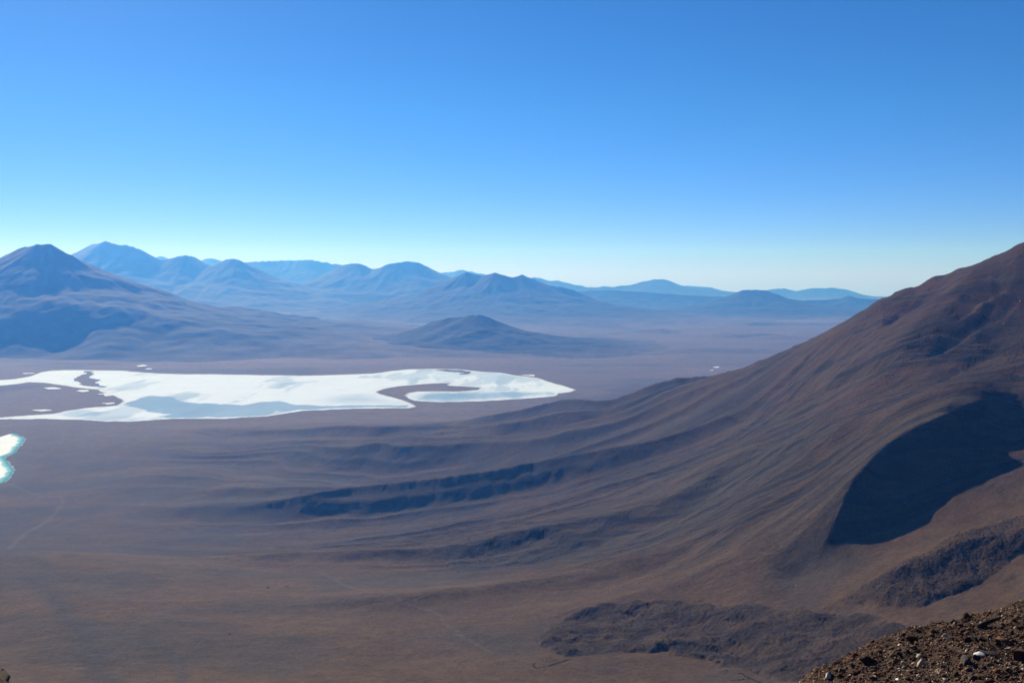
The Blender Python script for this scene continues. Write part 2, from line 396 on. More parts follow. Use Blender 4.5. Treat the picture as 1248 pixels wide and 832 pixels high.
TRACKS_PX = [([(395,700),(430,722),(480,742),(530,752),(560,775),(600,795)], 4, (.085, .072, .06), .6),
 ([(40,560),(75,540),(78,530),(74,522),(90,515)], 10, (.11, .09, .08), .4), ([(15,590),(50,604),(75,606),(77,616),(60,632),(30,650),(10,668)], 9, (.11, .09, .08), .4),
 ([(40,705),(70,735),(85,755),(115,790),(130,832)], 18, (.036, .033, .034), .7), ([(0,706),(40,705)], 18, (.036, .033, .034), .6), ([(130,775),(180,782),(215,800),(225,832)], 9, (.038, .034, .034), .6)]
TRACKS = [([hit(*p) for p in t[0]],) + t[1:] for t in TRACKS_PX]

fit_skyline()
GX = [([hit(*p, fn=lambda a, b: relief(a, b)[0]) for p in g[0]],) + g[1:] for g in GULLIES]
fit_skyline()
def build_ground():
    ca = np.radians(np.r_[np.linspace(-110, -34, 60)[:-1], np.linspace(-34, 34, int(1250 * QUAL))[:], np.linspace(34, 110, 60)[1:]])
    rr = np.r_[np.geomspace(30, 1050, 50)[:-1], np.geomspace(1050, 3200, int(640 * QUAL))[:-1], np.geomspace(3200, 7000, int(300 * QUAL))[:-1], np.geomspace(7000, 46000, int(260 * QUAL))]
    A, RR = np.meshgrid(ca, rr); x = (np.sin(A) * RR).ravel(); y = (np.cos(A) * RR).ravel()
    h, mk = relief(x, y)
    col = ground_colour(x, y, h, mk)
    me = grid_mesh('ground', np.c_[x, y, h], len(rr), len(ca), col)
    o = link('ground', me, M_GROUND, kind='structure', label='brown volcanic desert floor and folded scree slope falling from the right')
    return o
build_ground()

# ------------------------------------------------------------------ lagoons
Z = 1.2
def lagoon(name, poly, x0, x1, y0, y1, nx, ny, colour, mat, **props):
    gx, gy = np.meshgrid(np.linspace(x0, x1, nx), np.linspace(y0, y1, ny)); x = gx.ravel(); y = gy.ravel()
    xs = x + fbm(x / 60, y / 60, 3, 601) * 9; ys = y + fbm(x / 90, y / 90, 3, 602) * 22
    k = inside(xs, ys, poly).reshape(ny, nx); idx = np.arange(nx * ny).reshape(ny, nx)
    keep = k[:-1, :-1] & k[:-1, 1:] & k[1:, 1:] & k[1:, :-1]
    q = np.stack([idx[:-1, :-1], idx[:-1, 1:], idx[1:, 1:], idx[1:, :-1]], -1)[keep]
    u, inv = np.unique(q, return_inverse=True); x, y = x[u], y[u]
    return link(name, raw_mesh(bpy.data.meshes.new(name), np.c_[x, y, np.full(len(u), Z)], inv.reshape(-1, 4), colour(x, y), False), mat, **props)
BLUE_PX = [(147,495.7),(154,490.3),(170,485),(186,482),(210,483),(215,487),(224,490.3),(250,491.5),(279,493),(295,494),(314,490.3),(340,488.3),(352,491),(362,493.5),(397,494.2),(440,494),(480,493.5),(497,494),(494,496.4),(460,496.6),(412,497.4),(380,499),(366,499.6),(327,506),(272,509),(205,509.2),(196,507.5),(203,505),(192,503),(160,497)]
POOL_PX = [(500,483),(512,479.4),(540,478.3),(580,478.4),(620,476.5),(650,476.8),(672,478.2),(668,481),(640,484.4),(600,486.7),(560,488.2),(520,487.6),(505,486)]
POOL2_PX = [(385,490),(400,484),(430,479.5),(452,479),(462,484),(478,487.5),(488,490.5),(470,492.5),(430,492),(400,492)]
SIDE_PX = [(64,502.5),(90,499),(110,499.5),(124,503),(122,507),(108,508.5),(84,507.5),(66,506)]
def salt_colour(x, y):
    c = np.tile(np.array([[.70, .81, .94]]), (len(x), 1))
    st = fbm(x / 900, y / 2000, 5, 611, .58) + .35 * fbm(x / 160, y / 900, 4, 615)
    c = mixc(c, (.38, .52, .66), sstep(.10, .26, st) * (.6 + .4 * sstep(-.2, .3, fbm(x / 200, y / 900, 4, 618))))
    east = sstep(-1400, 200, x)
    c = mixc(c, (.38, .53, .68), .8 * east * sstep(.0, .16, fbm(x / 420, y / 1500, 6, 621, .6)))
    for p, k, soft in ((BLUE_PX, 1.0, 12), (POOL_PX, .8, 160), (POOL2_PX, .65, 320), (SIDE_PX, .6, 60)):
        poly = [flat(*q) for q in p]
        xs = x + fbm(x / 240, y / 240, 6, 631, .6) * 90; ys = y + fbm(x / 240, y / 240, 6, 632, .6) * 110
        d, _, _ = seg_dist(xs, ys, poly + [poly[0]]); s_ = np.where(inside(xs, ys, poly), d, -d)
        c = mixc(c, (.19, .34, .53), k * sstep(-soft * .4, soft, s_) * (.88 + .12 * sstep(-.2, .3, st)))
    rim, _, _ = seg_dist(x, y, SALT + [SALT[0]])
    rn = rim * (1 + 1.2 * fbm(x / 130, y / 300, 4, 651)); c = mixc(c, (.70, .76, .82), .7 * (1 - sstep(20, 90, rn))); c = mixc(c, (.20, .165, .14), (1 - sstep(2, 26, rn)) * .85)
    return c
def turq_colour(x, y):
    d, _, _ = seg_dist(x, y, TURQ + [TURQ[0]]); d = d * (1 + .5 * fbm(x / 60, y / 120, 3, 641))
    c = np.tile(np.array([[.36, .44, .42]]), (len(x), 1))
    c = mixc(c, (.05, .25, .31), sstep(1, 9, d)); c = mixc(c, (.16, .50, .58), sstep(12, 26, d)); c = mixc(c, (.86, .93, .94), sstep(28, 46, d))
    return c
M_SALT = ground_material('salt_crust', ((.004, .05),), (), None, .9)
lagoon('salt_flat', SALT, -5700, 760, 6350, 10700, 1350, 200, salt_colour, M_SALT, kind='structure', label='white salt crust of the large lagoon with a long bay on the right')
lagoon('lagoon_water', TURQ, -3000, -2180, 4450, 6650, 300, 240, turq_colour, M_SALT, kind='structure', label='small turquoise rimmed lagoon at the left edge')
M_WHITE = ground_material('salt_patch', ((.02, .1),), (), (.74, .78, .80), .9)
ISLE = [[(90,462),(99,457),(104,452.4),(114,452.4),(112,457),(109,460.4),(115,467),(130,471.7),(112,471),(96,468.5)],
        [(528,451.2),(545,450.3),(560,451),(574,453),(572,456),(560,456.6),(566,454.4),(548,453.2)]]
M_ISLE = ground_material('island_mud', ((.02, .3),), (), (.085, .072, .066))
for i, p in enumerate(ISLE):
    sheet('land', rough([flat(*q) for q in p], .14, 4, 50 + i), Z + 1.4, M_ISLE, kind='structure')
SPOTS = [[(95,475.5),(104,475.3),(108,477),(100,478)],[(118,480),(130,479.4),(138,481.5),(128,483.2)],[(124,491.3),(138,490.6),(140,492),(130,493)],[(38,499.7),(56,499),(64,500.2),(50,501.5)],[(50,472.5),(64,472),(74,474),(60,474.6)],
         [(167,446),(176,444.3),(180,445.2),(172,446.8)],[(176,449.4),(182,448.8),(184,450),(178,450.2)],[(24,449),(27,448.6),(28,449.6),(25,449.8)],[(28,454.8),(40,454.2),(42,455),(30,455.6)],
         [(388,373.6),(396,371.6),(400,370.6),(401,371.8),(394,373.4)],[(653,408.7),(662,408.4),(664,409.4),(656,409.8)],[(869,447.6),(874,446.4),(877,446.9),(872,448.2)],[(864,451.6),(868,450.8),(868,451.6)],[(632,457),(650,456.6),(652,458.4)]]
for i, p in enumerate(SPOTS):
    sheet('salt_flat', rough([flat(*q) for q in p], .2, 3, 70 + i), Z + 1.0 if i < 5 else 14.0 if i in (9,) else Z + .5, M_WHITE, kind='structure')

# ------------------------------------------------------------------ mountains
def mountain(crest_px, depths, label, slope=34, col=(.014, .014, .016), seed=0, res=None, ext=1.0, rough_=.35, foot=1.0, step=260, name='mountain'):
    """a mountain mass: crest line in space, flanks falling concavely from it on both sides, cut by gullies"""
    n = len(crest_px); dp = np.interp(np.arange(n), np.linspace(0, n - 1, len(depths)), depths)
    pts = np.array([P(px, py, d) for (px, py), d in zip(crest_px, dp)])
    t = np.r_[0, np.cumsum(np.hypot(*np.diff(pts[:, :2], axis=0).T))]
    S = np.linspace(0, t[-1], step); c = np.stack([np.interp(S, t, pts[:, i]) for i in range(3)], 1)
    c[:, 2] += fbm(S / (t[-1] / 24), S * 0 + seed, 5, seed + 400, .6) * c[:, 2].max() * (.03 if pts[0, 1] < 35000 else .075)
    hmax = c[:, 2].max(); reach = hmax / math.tan(math.radians(slope)) * 3.0 * ext
    x0, x1 = c[:, 0].min() - reach, c[:, 0].max() + reach; y0, y1 = c[:, 1].min() - reach, c[:, 1].max() + reach
    nx = int((res or 330) * 1.5); ny = int(nx * .6)
    gx, gy = np.meshgrid(np.linspace(x0, x1, nx), np.linspace(y0, y1, ny)); x = gx.ravel(); y = gy.ravel()
    sc = hmax
    bend = 1 + .22 * fbm(x / sc * 1.3, y / sc * 1.3, 4, seed + 300)
    g = np.tan(math.radians(slope)); h = np.full(x.shape, -1e9); who = np.zeros(x.shape, int)
    for i in range(step):
        d = np.hypot(x - c[i, 0], y - c[i, 1]) * bend; z = max(c[i, 2], 20)
        v = z * np.exp(-d * g / z / foot)
        m = v > h; h[m] = v[m]; who[m] = i
    dx = x - c[who, 0]; dy = y - c[who, 1]; d = np.hypot(dx, dy); an = np.arctan2(dy, dx)
    gull = ridged(an * 2.3 + who * (t[-1] / step) / sc * 1.8, d / sc * .35, 4, seed + 320, .55) - .62
    rel = np.clip(h / hmax, 0, 1)
    away = sstep(.02, .5, d / sc)
    h = h + gull * hmax * rough_ * .2 * away * sstep(0, .25, rel) * (1 - .4 * rel) + fbm(x / sc * 5, y / sc * 5, 4, seed + 330) * hmax * .006 * away * sstep(.03, .2, rel)
    ex = np.minimum.reduce([(x - x0), (x1 - x), (y - y0), (y1 - y)]) / reach
    h = h * sstep(0, .35, ex) * sstep(10700, 12600, y + 900 * fbm(x / 2200, y / 2200, 4, seed + 360)) - 28
    cc = np.tile(np.array([col]), (len(x), 1))
    k = fbm(x / sc * 2, y / sc * 2, 5, seed + 340)
    cc = mixc(cc, [q * 1.45 for q in col], sstep(.05, .35, k)); cc = mixc(cc, [q * .6 for q in col], sstep(.05, .35, -k))
    cc = mixc(cc, (.10, .074, .066), 1 - 1 * sstep(.02, .20, rel))
    me = grid_mesh(name, np.c_[x, y, h], ny, nx, cc)
    return link(name, me, M_MOUNT, kind='structure', label=label)

mountain([(-260,420),(-180,392),(-90,352),(-40,330),(0,311),(24,300),(47,295),(61,294),(72,301),(89,310.5),(101,317),(135,335),(175,356),(189,357.6),(205,360),(236,374),(256,379.5),(293,385),(337,384.6),(353,388.6),(380,395),(417,403)],
         [15000,14800,14500,14500,14600,15000,15800,16500], 'nearest dark blue volcano at the left edge with a long apron to the right', 33, seed=1, res=520, rough_=.22)
mountain([(60,345),(84,314),(98,304),(115,296),(129,292.5),(140,296),(154,297),(170,302),(185,311),(199,316),(212,312),(226,309),(237,312),(258,324),(275,335),(300,352)],
         [29000,28000,27500,27500,28500], 'twin peaked blue mountain behind the left volcano', 32, seed=2, rough_=.22)
mountain([(240,345),(258,326),(272,316),(283,313.5),(292,315.5),(296,319),(310,325),(328,338),(350,352)], [27500,27000,27500], 'small domed blue peak right of the twin peaked mountain', 30, seed=3, rough_=.2)
mountain([(280,330),(300,318.5),(330,317),(360,316.5),(380,315.5),(395,319),(415,322),(440,330)], [37000,37000], 'pale blue long level range between the domed peak and the round topped mountain', 28, seed=4, rough_=.2)
mountain([(380,345),(400,330),(415,323),(428,319.5),(440,320),(452,326),(462,326),(470,321),(485,318.5),(498,317),(510,318.5),(525,326),(535,331),(560,348)], [30000,29000,30000], 'two humped blue mountain left of the dark broad mountain', 30, seed=5, rough_=.22)
mountain([(500,362),(530,349),(550,338),(568,330),(582,333),(590,334),(603,330.5),(615,334),(624,336.5),(636,333.5),(650,338),(668,346),(685,348),(700,352),(718,360),(745,374)], [23500,22800,23500], 'dark broad mountain with three tops near the middle', 30, seed=6, rough_=.2, res=420)
mountain([(440,425),(480,408),(525,390),(545,384.5),(565,383.5),(575,381),(584,380.5),(596,384),(610,392),(640,408),(665,415)], [13900,13600,13400,13300,13300], 'low dark hill on the plain behind the white lagoon', 30, seed=7, rough_=.1, res=300, foot=1.2)
mountain([(235,322),(245,317),(256,313),(265,316),(275,320),(285,328)], [43000,43000], 'faint pale summit between the twin peaked mountain and the domed peak', 28, seed=8, rough_=.15, res=140)
mountain([(180,322),(190,313.5),(197,311.5),(204,316),(215,325)], [43000,43000], 'faint pale sliver of summit behind the twin peaks', 28, seed=18, rough_=.15, res=140)
mountain([(520,338),(540,331),(552,330),(562,327.5),(578,331),(590,333),(610,340)], [42500,42500], 'faint pale range behind the dark broad mountain', 28, seed=9, rough_=.15, res=160)
mountain([(630,350),(650,336.5),(665,340),(680,341.5),(700,345.5),(720,349),(750,348),(770,346),(785,342),(800,339),(808,338.6),(816,342),(835,350),(860,352.5),(900,355)], [38500,38000], 'pale blue mountain with a long left ridge and a knob on its summit', 24, seed=10, rough_=.18)
mountain([(820,354),(836,347),(850,348),(865,349),(880,353),(900,356)], [43500,43500], 'faintest pale ridge right of the knobbed mountain', 24, seed=11, rough_=.12, res=140)
mountain([(920,357),(940,351.5),(955,350.5),(970,354),(985,351),(993,350),(1005,350.5),(1012,349.5),(1030,351.5),(1045,356),(1062,362)], [41500,41500], 'pale blue jagged range on the horizon left of the volcano flank', 26, seed=12, rough_=.2)
mountain([(660,362),(700,354),(740,352),(780,354),(830,358),(870,360),(920,360),(960,362),(1000,368)], [29500,27500], 'long flat blue tableland below the pale knobbed mountain', 26, seed=13, rough_=.16, res=400)
mountain([(850,378),(880,364),(893,357),(905,352),(918,351.5),(932,352),(950,358),(970,366),(1000,376)], [24500,24200], 'flat topped blue cone on the far plain', 26, seed=14, rough_=.16, res=300)
mountain([(960,368),(985,364),(1005,364),(1025,362),(1035,358.5),(1045,362),(1070,363),(1100,366),(1160,372)], [26500,26000], 'low blue ridge with a small nipple beside the volcano flank', 26, seed=15, rough_=.2, res=300)
mountain([(240,372),(290,362),(340,358),(400,356),(440,357),(480,358),(520,363),(560,372)], [26500,25500], 'low blue foothills in front of the two humped mountain', 22, seed=16, rough_=.25, res=360)

# ------------------------------------------------------------------ near slope
NP = np.array([(0,0,-1.8),(6,12,-7.6),(17.5,34,-13.9),(20.5,41,-14.9),(24.7,48,-15.9),(17.3,43,-15.5),(11.8,38,-15.5),(14.5,36,-14.3),(9,29,-14.0),(28,40,-13.0),(40,50,-12.5),(30,20,-5),(15,0,-.5),(-15,5,-6),(-16,30,-11.6),(-22,33,-12.0),(-19,29,-10.2),(-12.5,31,-15.5),(-17,38,-19),(-8,25,-16),
 (20,58,-24),(11,52,-25),(4,44,-25),(28,62,-24),(40,70,-20),(-5,38,-26),(10,70,-42),(30,85,-42),(-15,60,-45),(-25,48,-32),(60,90,-30),(60,40,-5)], float)
_nk = NP[:, :2] / 10
_nA = _tps(((_nk[:, None] - _nk[None]) ** 2).sum(-1)) + np.eye(len(_nk)) * .01; _nB = np.c_[np.ones(len(_nk)), _nk]
_nS = np.linalg.solve(np.block([[_nA, _nB], [_nB.T, np.zeros((3, 3))]]), np.r_[NP[:, 2], 0, 0, 0])
def near(x, y):
    x = np.atleast_1d(np.asarray(x, float)); y = np.atleast_1d(np.asarray(y, float)); o = np.zeros(x.shape)
    for a in range(0, len(x), 80000):
        j = slice(a, a + 80000); X, Y = x[j] / 10, y[j] / 10
        o[j] = _tps((X[:, None] - _nk[None, :, 0]) ** 2 + (Y[:, None] - _nk[None, :, 1]) ** 2) @ _nS[:len(_nk)] + _nS[-3] + _nS[-2] * X + _nS[-1] * Y
    return o + EYE + fbm(x / 5, y / 5, 3, 501) * .55 + (ridged(x / 2.2, y / 2.2, 3, 503) - .6) * .35 + fbm(x / .7, y / .7, 2, 505) * .09
gx, gy = np.meshgrid(np.linspace(-22, 58, 420), np.linspace(-12, 84, 460)); x = gx.ravel(); y = gy.ravel()
nc = np.tile(np.array([[.070, .048, .035]]), (len(x), 1)); nc = mixc(nc, (.052, .031, .024), sstep(-.1, .3, fbm(x / 4, y / 4, 4, 511))); nc = mixc(nc, (.062, .052, .036), sstep(.1, .4, fbm(x / 2.5, y / 2.5, 4, 515)))
M_NEAR = ground_material('scree_ground', ((2.0, .35), (9.0, .45)), ((3.0, .12), (12.0, .05)))
link('slope', grid_mesh('slope', np.c_[x, y, near(x, y)], 460, 420, nc), M_NEAR, kind='structure', label='stony rust brown slope in the bottom right corner')

def stone_shape(seed, sub=2, cuts=9):
    import bmesh
    rs = np.random.RandomState(seed); bm = bmesh.new(); bmesh.ops.create_icosphere(bm, subdivisions=max(sub, 1), radius=1.0)
    V = np.array([v.co[:] for v in bm.verts]); Fc = np.array([[v.index for v in f.verts] for f in bm.faces]); bm.free()
    for k in range(cuts):
        n = rs.randn(3); n /= np.linalg.norm(n); d = V @ n; c = rs.uniform(.35, .8)
        V = V - np.where(d > c, d - c, 0)[:, None] * n
    V += noise(V[:, 0] * 1.7 + seed, V[:, 1] * 1.7 + V[:, 2] * 1.3, 3)[:, None] * .09 * V
    V *= np.array([rs.uniform(.8, 1.2), rs.uniform(.7, 1.1), rs.uniform(.5, .85)])
    return V, Fc
def rotm(rs, tilt=.5):
    a = rs.uniform(0, 6.283); t = rs.uniform(-tilt, tilt); u = rs.uniform(-tilt, tilt)
    Rz = np.array([[math.cos(a), -math.sin(a), 0], [math.sin(a), math.cos(a), 0], [0, 0, 1]])
    Rx = np.array([[1, 0, 0], [0, math.cos(t), -math.sin(t)], [0, math.sin(t), math.cos(t)]])
    Ry = np.array([[math.cos(u), 0, math.sin(u)], [0, 1, 0], [-math.sin(u), 0, math.cos(u)]])
    return Rz @ Rx @ Ry
def rubble(name, X, Y, Zv, S, mat, label, seed, sub=1, colours=None):
    rs = np.random.RandomState(seed); shapes = [stone_shape(seed + i, sub, 6) for i in range(8)]; Vs, Fs, Cs, o = [], [], [], 0
    for i in range(len(X)):
        V, Fc = shapes[rs.randint(8)]
        W = (V @ rotm(rs, .6).T) * S[i] + np.array([X[i], Y[i], Zv[i] + S[i] * .15]); Vs.append(W); Fs.append(Fc + o); o += len(W)
        c = np.array(colours[rs.choice(len(colours), p=COLW)]) * rs.uniform(.7, 1.3); Cs.append(np.tile(c[None], (len(W), 1)))
    return link(name, raw_mesh(bpy.data.meshes.new(name), np.concatenate(Vs), np.concatenate(Fs), np.concatenate(Cs), False), mat, kind='stuff', label=label)
COLW = [.46, .3, .17, .07]
STONE_COL = [(.105, .054, .037), (.050, .030, .024), (.130, .092, .063), (.34, .28, .22)]
DARK_COL = [(.036, .025, .020), (.026, .021, .019), (.060, .044, .034), (.14, .11, .09)]
M_RUB = ground_material('scree_stones', ((6.0, .35),), ((14.0, .03),))
M_BLOCK = ground_material('lava_blocks', ((.6, .3),), ())

def near_points(n, seed):
    """random spots on the visible part of the near slope"""
    rs = np.random.RandomState(seed); xs, ys = [], []
    while len(xs) < n:
        d = rs.uniform(30, 56); px = rs.uniform(975, 1290); xs.append((px - CX) / F * d); ys.append(d)
    return np.array(xs), np.array(ys)
sx, sy = near_points(int(50000 * QUAL), 5); S = np.exp(R.randn(len(sx)) * .6) * .030
rubble('scree', sx, sy, near(sx, sy), S, M_RUB, 'small rust and tan scree stones covering the near slope', 600, 1, STONE_COL)

def poly_points(poly, n, seed, near_edge=None):
    p = np.array(poly); rs = np.random.RandomState(seed); xs = np.zeros(0); ys = np.zeros(0)
    while len(xs) < n:
        x = rs.uniform(p[:, 0].min(), p[:, 0].max(), n * 2); y = rs.uniform(p[:, 1].min(), p[:, 1].max(), n * 2)
        k = inside(x, y, poly); xs = np.r_[xs, x[k]]; ys = np.r_[ys, y[k]]
    return xs[:n], ys[:n]
ALLP = [hit(*p) for p in [(620,500),(760,486),(860,462),(960,428),(1080,360),(1180,334),(1290,300),(1290,640),(1100,650),(960,700),(760,742),(600,730),(480,690)]]
PLAT = [hit(*p) for p in [(-20,680),(300,694),(520,715),(640,740),(650,800),(760,800),(960,840),(-20,840)]]
for nm, poly, n, s0, lab in (('lava_rubble', LOBE, 6000, .42, 'dark blocky lava rubble of the tongue on the plateau'), ('lava_rubble', TONGUE, 7000, .5, 'coarse dark boulders on the ridge above the near slope'), ('lava_rubble', OUTC, 900, .8, 'scattered dark blocks on the low oval outcrop'), ('slope_rubble', ALLP, 18000, .75, 'loose blocks and stones strewn over the volcano flank'), ('plateau_rubble', PLAT, 5000, .45, 'small stones strewn over the smooth plateau')):
    xx, yy = poly_points(poly, int(n * QUAL), 77); 
    rubble(nm, xx, yy, H(xx, yy), np.clip(np.exp(R.randn(len(xx)) * .5), .3, 2.0 if nm[0] in 'sp' else 3.5) * s0, M_BLOCK, lab, 700, 0 if nm[0] in 'sp' else 1, DARK_COL)

# ------------------------------------------------------------------ single rocks, each a thing of its own
M_ROCK = {k: stone_material('rock_' + k, c, v) for k, c, v in (('rust', (.062, .034, .026), .35), ('dark', (.032, .024, .022), .35), ('tan', (.085, .062, .044), .3), ('pale', (.36, .31, .26), .2), ('white', (.62, .60, .56), .12), ('lava', (.026, .024, .026), .3))}
SHAPES = [stone_shape(900 + i, 3, 12) for i in range(14)]
_mesh = {}
def rock_mesh(i, mat):
    if (i, mat) not in _mesh:
        V, Fc = SHAPES[i]; me = raw_mesh(bpy.data.meshes.new('rock'), V, Fc, None, False); me.materials.append(M_ROCK[mat]); _mesh[i, mat] = me
    return _mesh[i, mat]
def rock(i, mat, loc, size, rz, label, group=None, squash=(1, 1, 1), tilt=(0, 0), sink=.12):
    o = bpy.data.objects.new('rock', rock_mesh(i, mat)); C.objects.link(o)
    o.location = (loc[0], loc[1], loc[2] + size * squash[2] * (.45 - sink)); o.scale = [size * q for q in squash]; o.rotation_euler = (tilt[0], tilt[1], rz)
    o['label'] = label; o['category'] = 'rock'
    if group: o['group'] = group
    return o
def near_hit(px, py):
    d = np.linspace(20, 70, 4000); x = (px - CX) / F * d; z = EYE - (py - HY) / F * d
    k = np.where(near(x, d) >= z)[0]
    k = k[0] if len(k) else 3999
    return (x[k], d[k], float(near(x[k], d[k])[0]))
for i, (px, py, sz, mat, q, tl, lab) in enumerate([
 (1180, 754, .42, 'rust', (1, .9, .8), (.2, .1), 'large rust red boulder on the near crest, the biggest on the skyline of the slope'),
 (1160, 759, .36, 'dark', (1.2, .8, .8), (0, .2), 'dark angular rock leaning just left of the large rust red boulder'),
 (1057, 806, .46, 'dark', (1.1, .8, .9), (.1, -.2), 'dark jagged rock on the crest near the lower left end of the slope'),
 (1072, 797, .30, 'rust', (1, 1, .8), (0, 0), 'reddish rock on the crest touching the dark jagged rock'),
 (1113, 780, .34, 'rust', (1.3, .8, .7), (.1, .3), 'long low reddish rock halfway along the crest of the slope'),
 (1193, 799, .24, 'white', (1, .9, 1), (.2, 0), 'white angular rock in the middle of the near scree'),
 (1228, 791, .26, 'pale', (1.7, .6, .5), (0, -.2), 'long flat pale rock lying right of the white angular rock'),
 (1124, 812, .33, 'pale', (.6, .6, 1.3), (.2, .1), 'pale upright rock standing low in the scree'),
 (1177, 808, .48, 'dark', (1.1, .7, .9), (-.3, .1), 'dark overhanging rock between the pale upright rock and the white angular rock'),
 (1215, 802, .50, 'dark', (1.5, .6, .7), (.1, -.25), 'dark tilted slab below the long flat pale rock'),
 (1244, 802, .52, 'rust', (.8, .8, 1.1), (.1, .1), 'tall rust rock cut by the right edge of the picture'),
 (1192, 765, .46, 'dark', (2.2, .5, .55), (0, -.42), 'long dark ledge rock with a shadow, just below the large boulder'),
 (1151, 776, .17, 'pale', (1, .9, .9), (0, 0), 'single pale stone below the crest, left of the long dark ledge rock'),
 (1093, 829, .15, 'white', (1.1, .8, .8), (0, 0), 'bright white stone at the bottom edge of the picture in the near scree'),
 (1010, 825, .17, 'white', (1, .8, .9), (0, 0), 'white stone at the lowest left tip of the near slope'),
 (1027, 818, .26, 'tan', (1.2, .9, .8), (0, .1), 'tan block on the crest right of the white stone at the tip'),
 (5, 827, .5, 'rust', (1.3, .8, 1), (.2, .1), 'dark red rock poking into the bottom left corner of the picture')]):
    x_, y_, z_ = near_hit(px, py); rock((i + 3) % 14, mat, (x_, y_, z_), sz, i * 1.7, lab, None, q, tl, .25)
rs = np.random.RandomState(31); nx_, ny_ = near_points(270, 41); nz_ = near(nx_, ny_)
first = {}
for i in range(270):
    kind = ('rust', 'tan', 'dark', 'pale')[rs.choice(4, p=[.4, .3, .2, .1])]
    lab = {'rust': 'rust brown stone lying loose in the scree of the near slope', 'tan': 'tan stone lying loose in the scree of the near slope', 'dark': 'dark stone lying loose in the scree of the near slope', 'pale': 'pale stone lying loose in the scree of the near slope'}[kind]
    sz = float(np.exp(rs.randn() * .4) * (.13 if kind != 'pale' else .085))
    rock(rs.randint(14), kind, (nx_[i], ny_[i], nz_[i]), sz, rs.uniform(0, 6.28), lab, {'rust': 'rust brown stones in the near scree', 'tan': 'tan stones in the near scree', 'dark': 'dark stones in the near scree', 'pale': 'pale stones in the near scree'}[kind], (1, rs.uniform(.7, 1), rs.uniform(.6, .9)), (rs.uniform(-.4, .4), rs.uniform(-.4, .4)))
FH = lambda a, b: relief(a, b)[0]
def far_rock(px, py, sz, mat, q, lab, i, group=None):
    x_, y_ = hit(px, py, FH); rock(i % 14, mat, (x_, y_, H(x_, y_)[0]), sz, i * 2.1, lab, group, q, (0, 0), .2)
for i, a_ in enumerate([
 (970, 715, 1.5, 'white', (1, 1, .9), 'lone white boulder on the pale gully floor below the black shadow'),
 (664, 804.5, 1.3, 'white', (1, 1, .9), 'small white boulder beside the low curved stone wall'),
 (326, 716, 5.5, 'lava', (1.3, .8, .55), 'black rock knob on the smooth plateau, larger of two side by side'),
 (350, 714.5, 4.0, 'lava', (2.0, .8, .4), 'flat black rock knob on the smooth plateau, smaller of two side by side'),
 (203, 707, 2.2, 'lava', (1, 1, .8), 'dark boulder alone on the left plateau, upper of two in a line'),
 (200, 721, 2.0, 'lava', (1, 1, .8), 'dark boulder alone on the left plateau, lower of two in a line'),
 (280, 773, 2.6, 'lava', (1.6, .8, .7), 'dark elongated boulder in the middle of the left plateau'),
 (124, 676, 2.6, 'lava', (1.5, 1, .8), 'dark boulder on the brink of the left plateau'),
 (40, 744, 1.8, 'lava', (1, 1, .8), 'small dark boulder near the left edge of the plateau'),
 (668, 708, 1.8, 'lava', (1, 1, .9), 'lone dark boulder on the slope right of the oval outcrop'),
 (892, 743, 1.9, 'rust', (1, 1, .8), 'small rust boulder on the sand behind the dark lava tongue'),
 (940, 735, 1.7, 'rust', (1, 1, .8), 'rust boulder on the sandy gully floor left of the rocky ridge'),
 (885, 817.5, 2.2, 'lava', (1.5, .8, .7), 'dark boulder beside the forked stone wall'),
 (741, 819, 1.7, 'lava', (1, 1, .8), 'dark boulder on the plateau in front of the lava tongue'),
 (1243, 368, 3.2, 'white', (1.3, .8, .7), 'white boulder highest on the dark flank, close to the right edge'),
 (1223, 396, 2.2, 'pale', (1, 1, .8), 'pale boulder on the flank below the highest white one'),
 (1188, 413, 2.2, 'pale', (1, 1, .8), 'pale boulder in the middle of the dark red flank'),
 (1178, 349, 2.2, 'pale', (1, 1, .8), 'pale boulder on the flank just under the skyline')]):
    far_rock(*a_, i)
def stone_wall(px_pts, label, w=1.0, seed=0):
    rs = np.random.RandomState(seed); pts = np.array([hit(*p, FH) for p in px_pts]); L = np.r_[0, np.cumsum(np.hypot(*np.diff(pts, axis=0).T))]
    n = int(L[-1] / .45); S_ = np.sort(rs.uniform(0, L[-1], n)); x = np.interp(S_, L, pts[:, 0]) + rs.randn(n) * w * .35; y = np.interp(S_, L, pts[:, 1]) + rs.randn(n) * w * .35
    z = H(x, y) + rs.uniform(0, 1.0, n) * w; Vs, Fs, o_ = [], [], 0
    sh = [stone_shape(1000 + seed + k, 1, 5) for k in range(5)]
    for i in range(n):
        V, Fc = sh[rs.randint(5)]; Vs.append((V @ rotm(rs, .5).T) * rs.uniform(.45, .9) * w + np.array([x[i], y[i], z[i]])); Fs.append(Fc + o_); o_ += len(V)
    o = link('stone_wall', raw_mesh(bpy.data.meshes.new('stone_wall'), np.concatenate(Vs), np.concatenate(Fs), None, False), M_ROCK['lava']); o['label'] = label; o['category'] = 'stone wall'
stone_wall([(651,809),(650,812),(653,814),(662,812.5),(674,809.5),(684,806.5),(693,804.5)], 'low curved line of dark stones at the left end of the lava tongue', 1.0, 1)
stone_wall([(899,821.5),(904,820.5),(916,827),(924,831),(932,834)], 'longer arm of the dark forked stone wall at the bottom edge', 1.0, 2)
stone_wall([(890,829.5),(902,828.5),(914,827.6)], 'shorter straight arm of the dark forked stone wall', 1.0, 3)

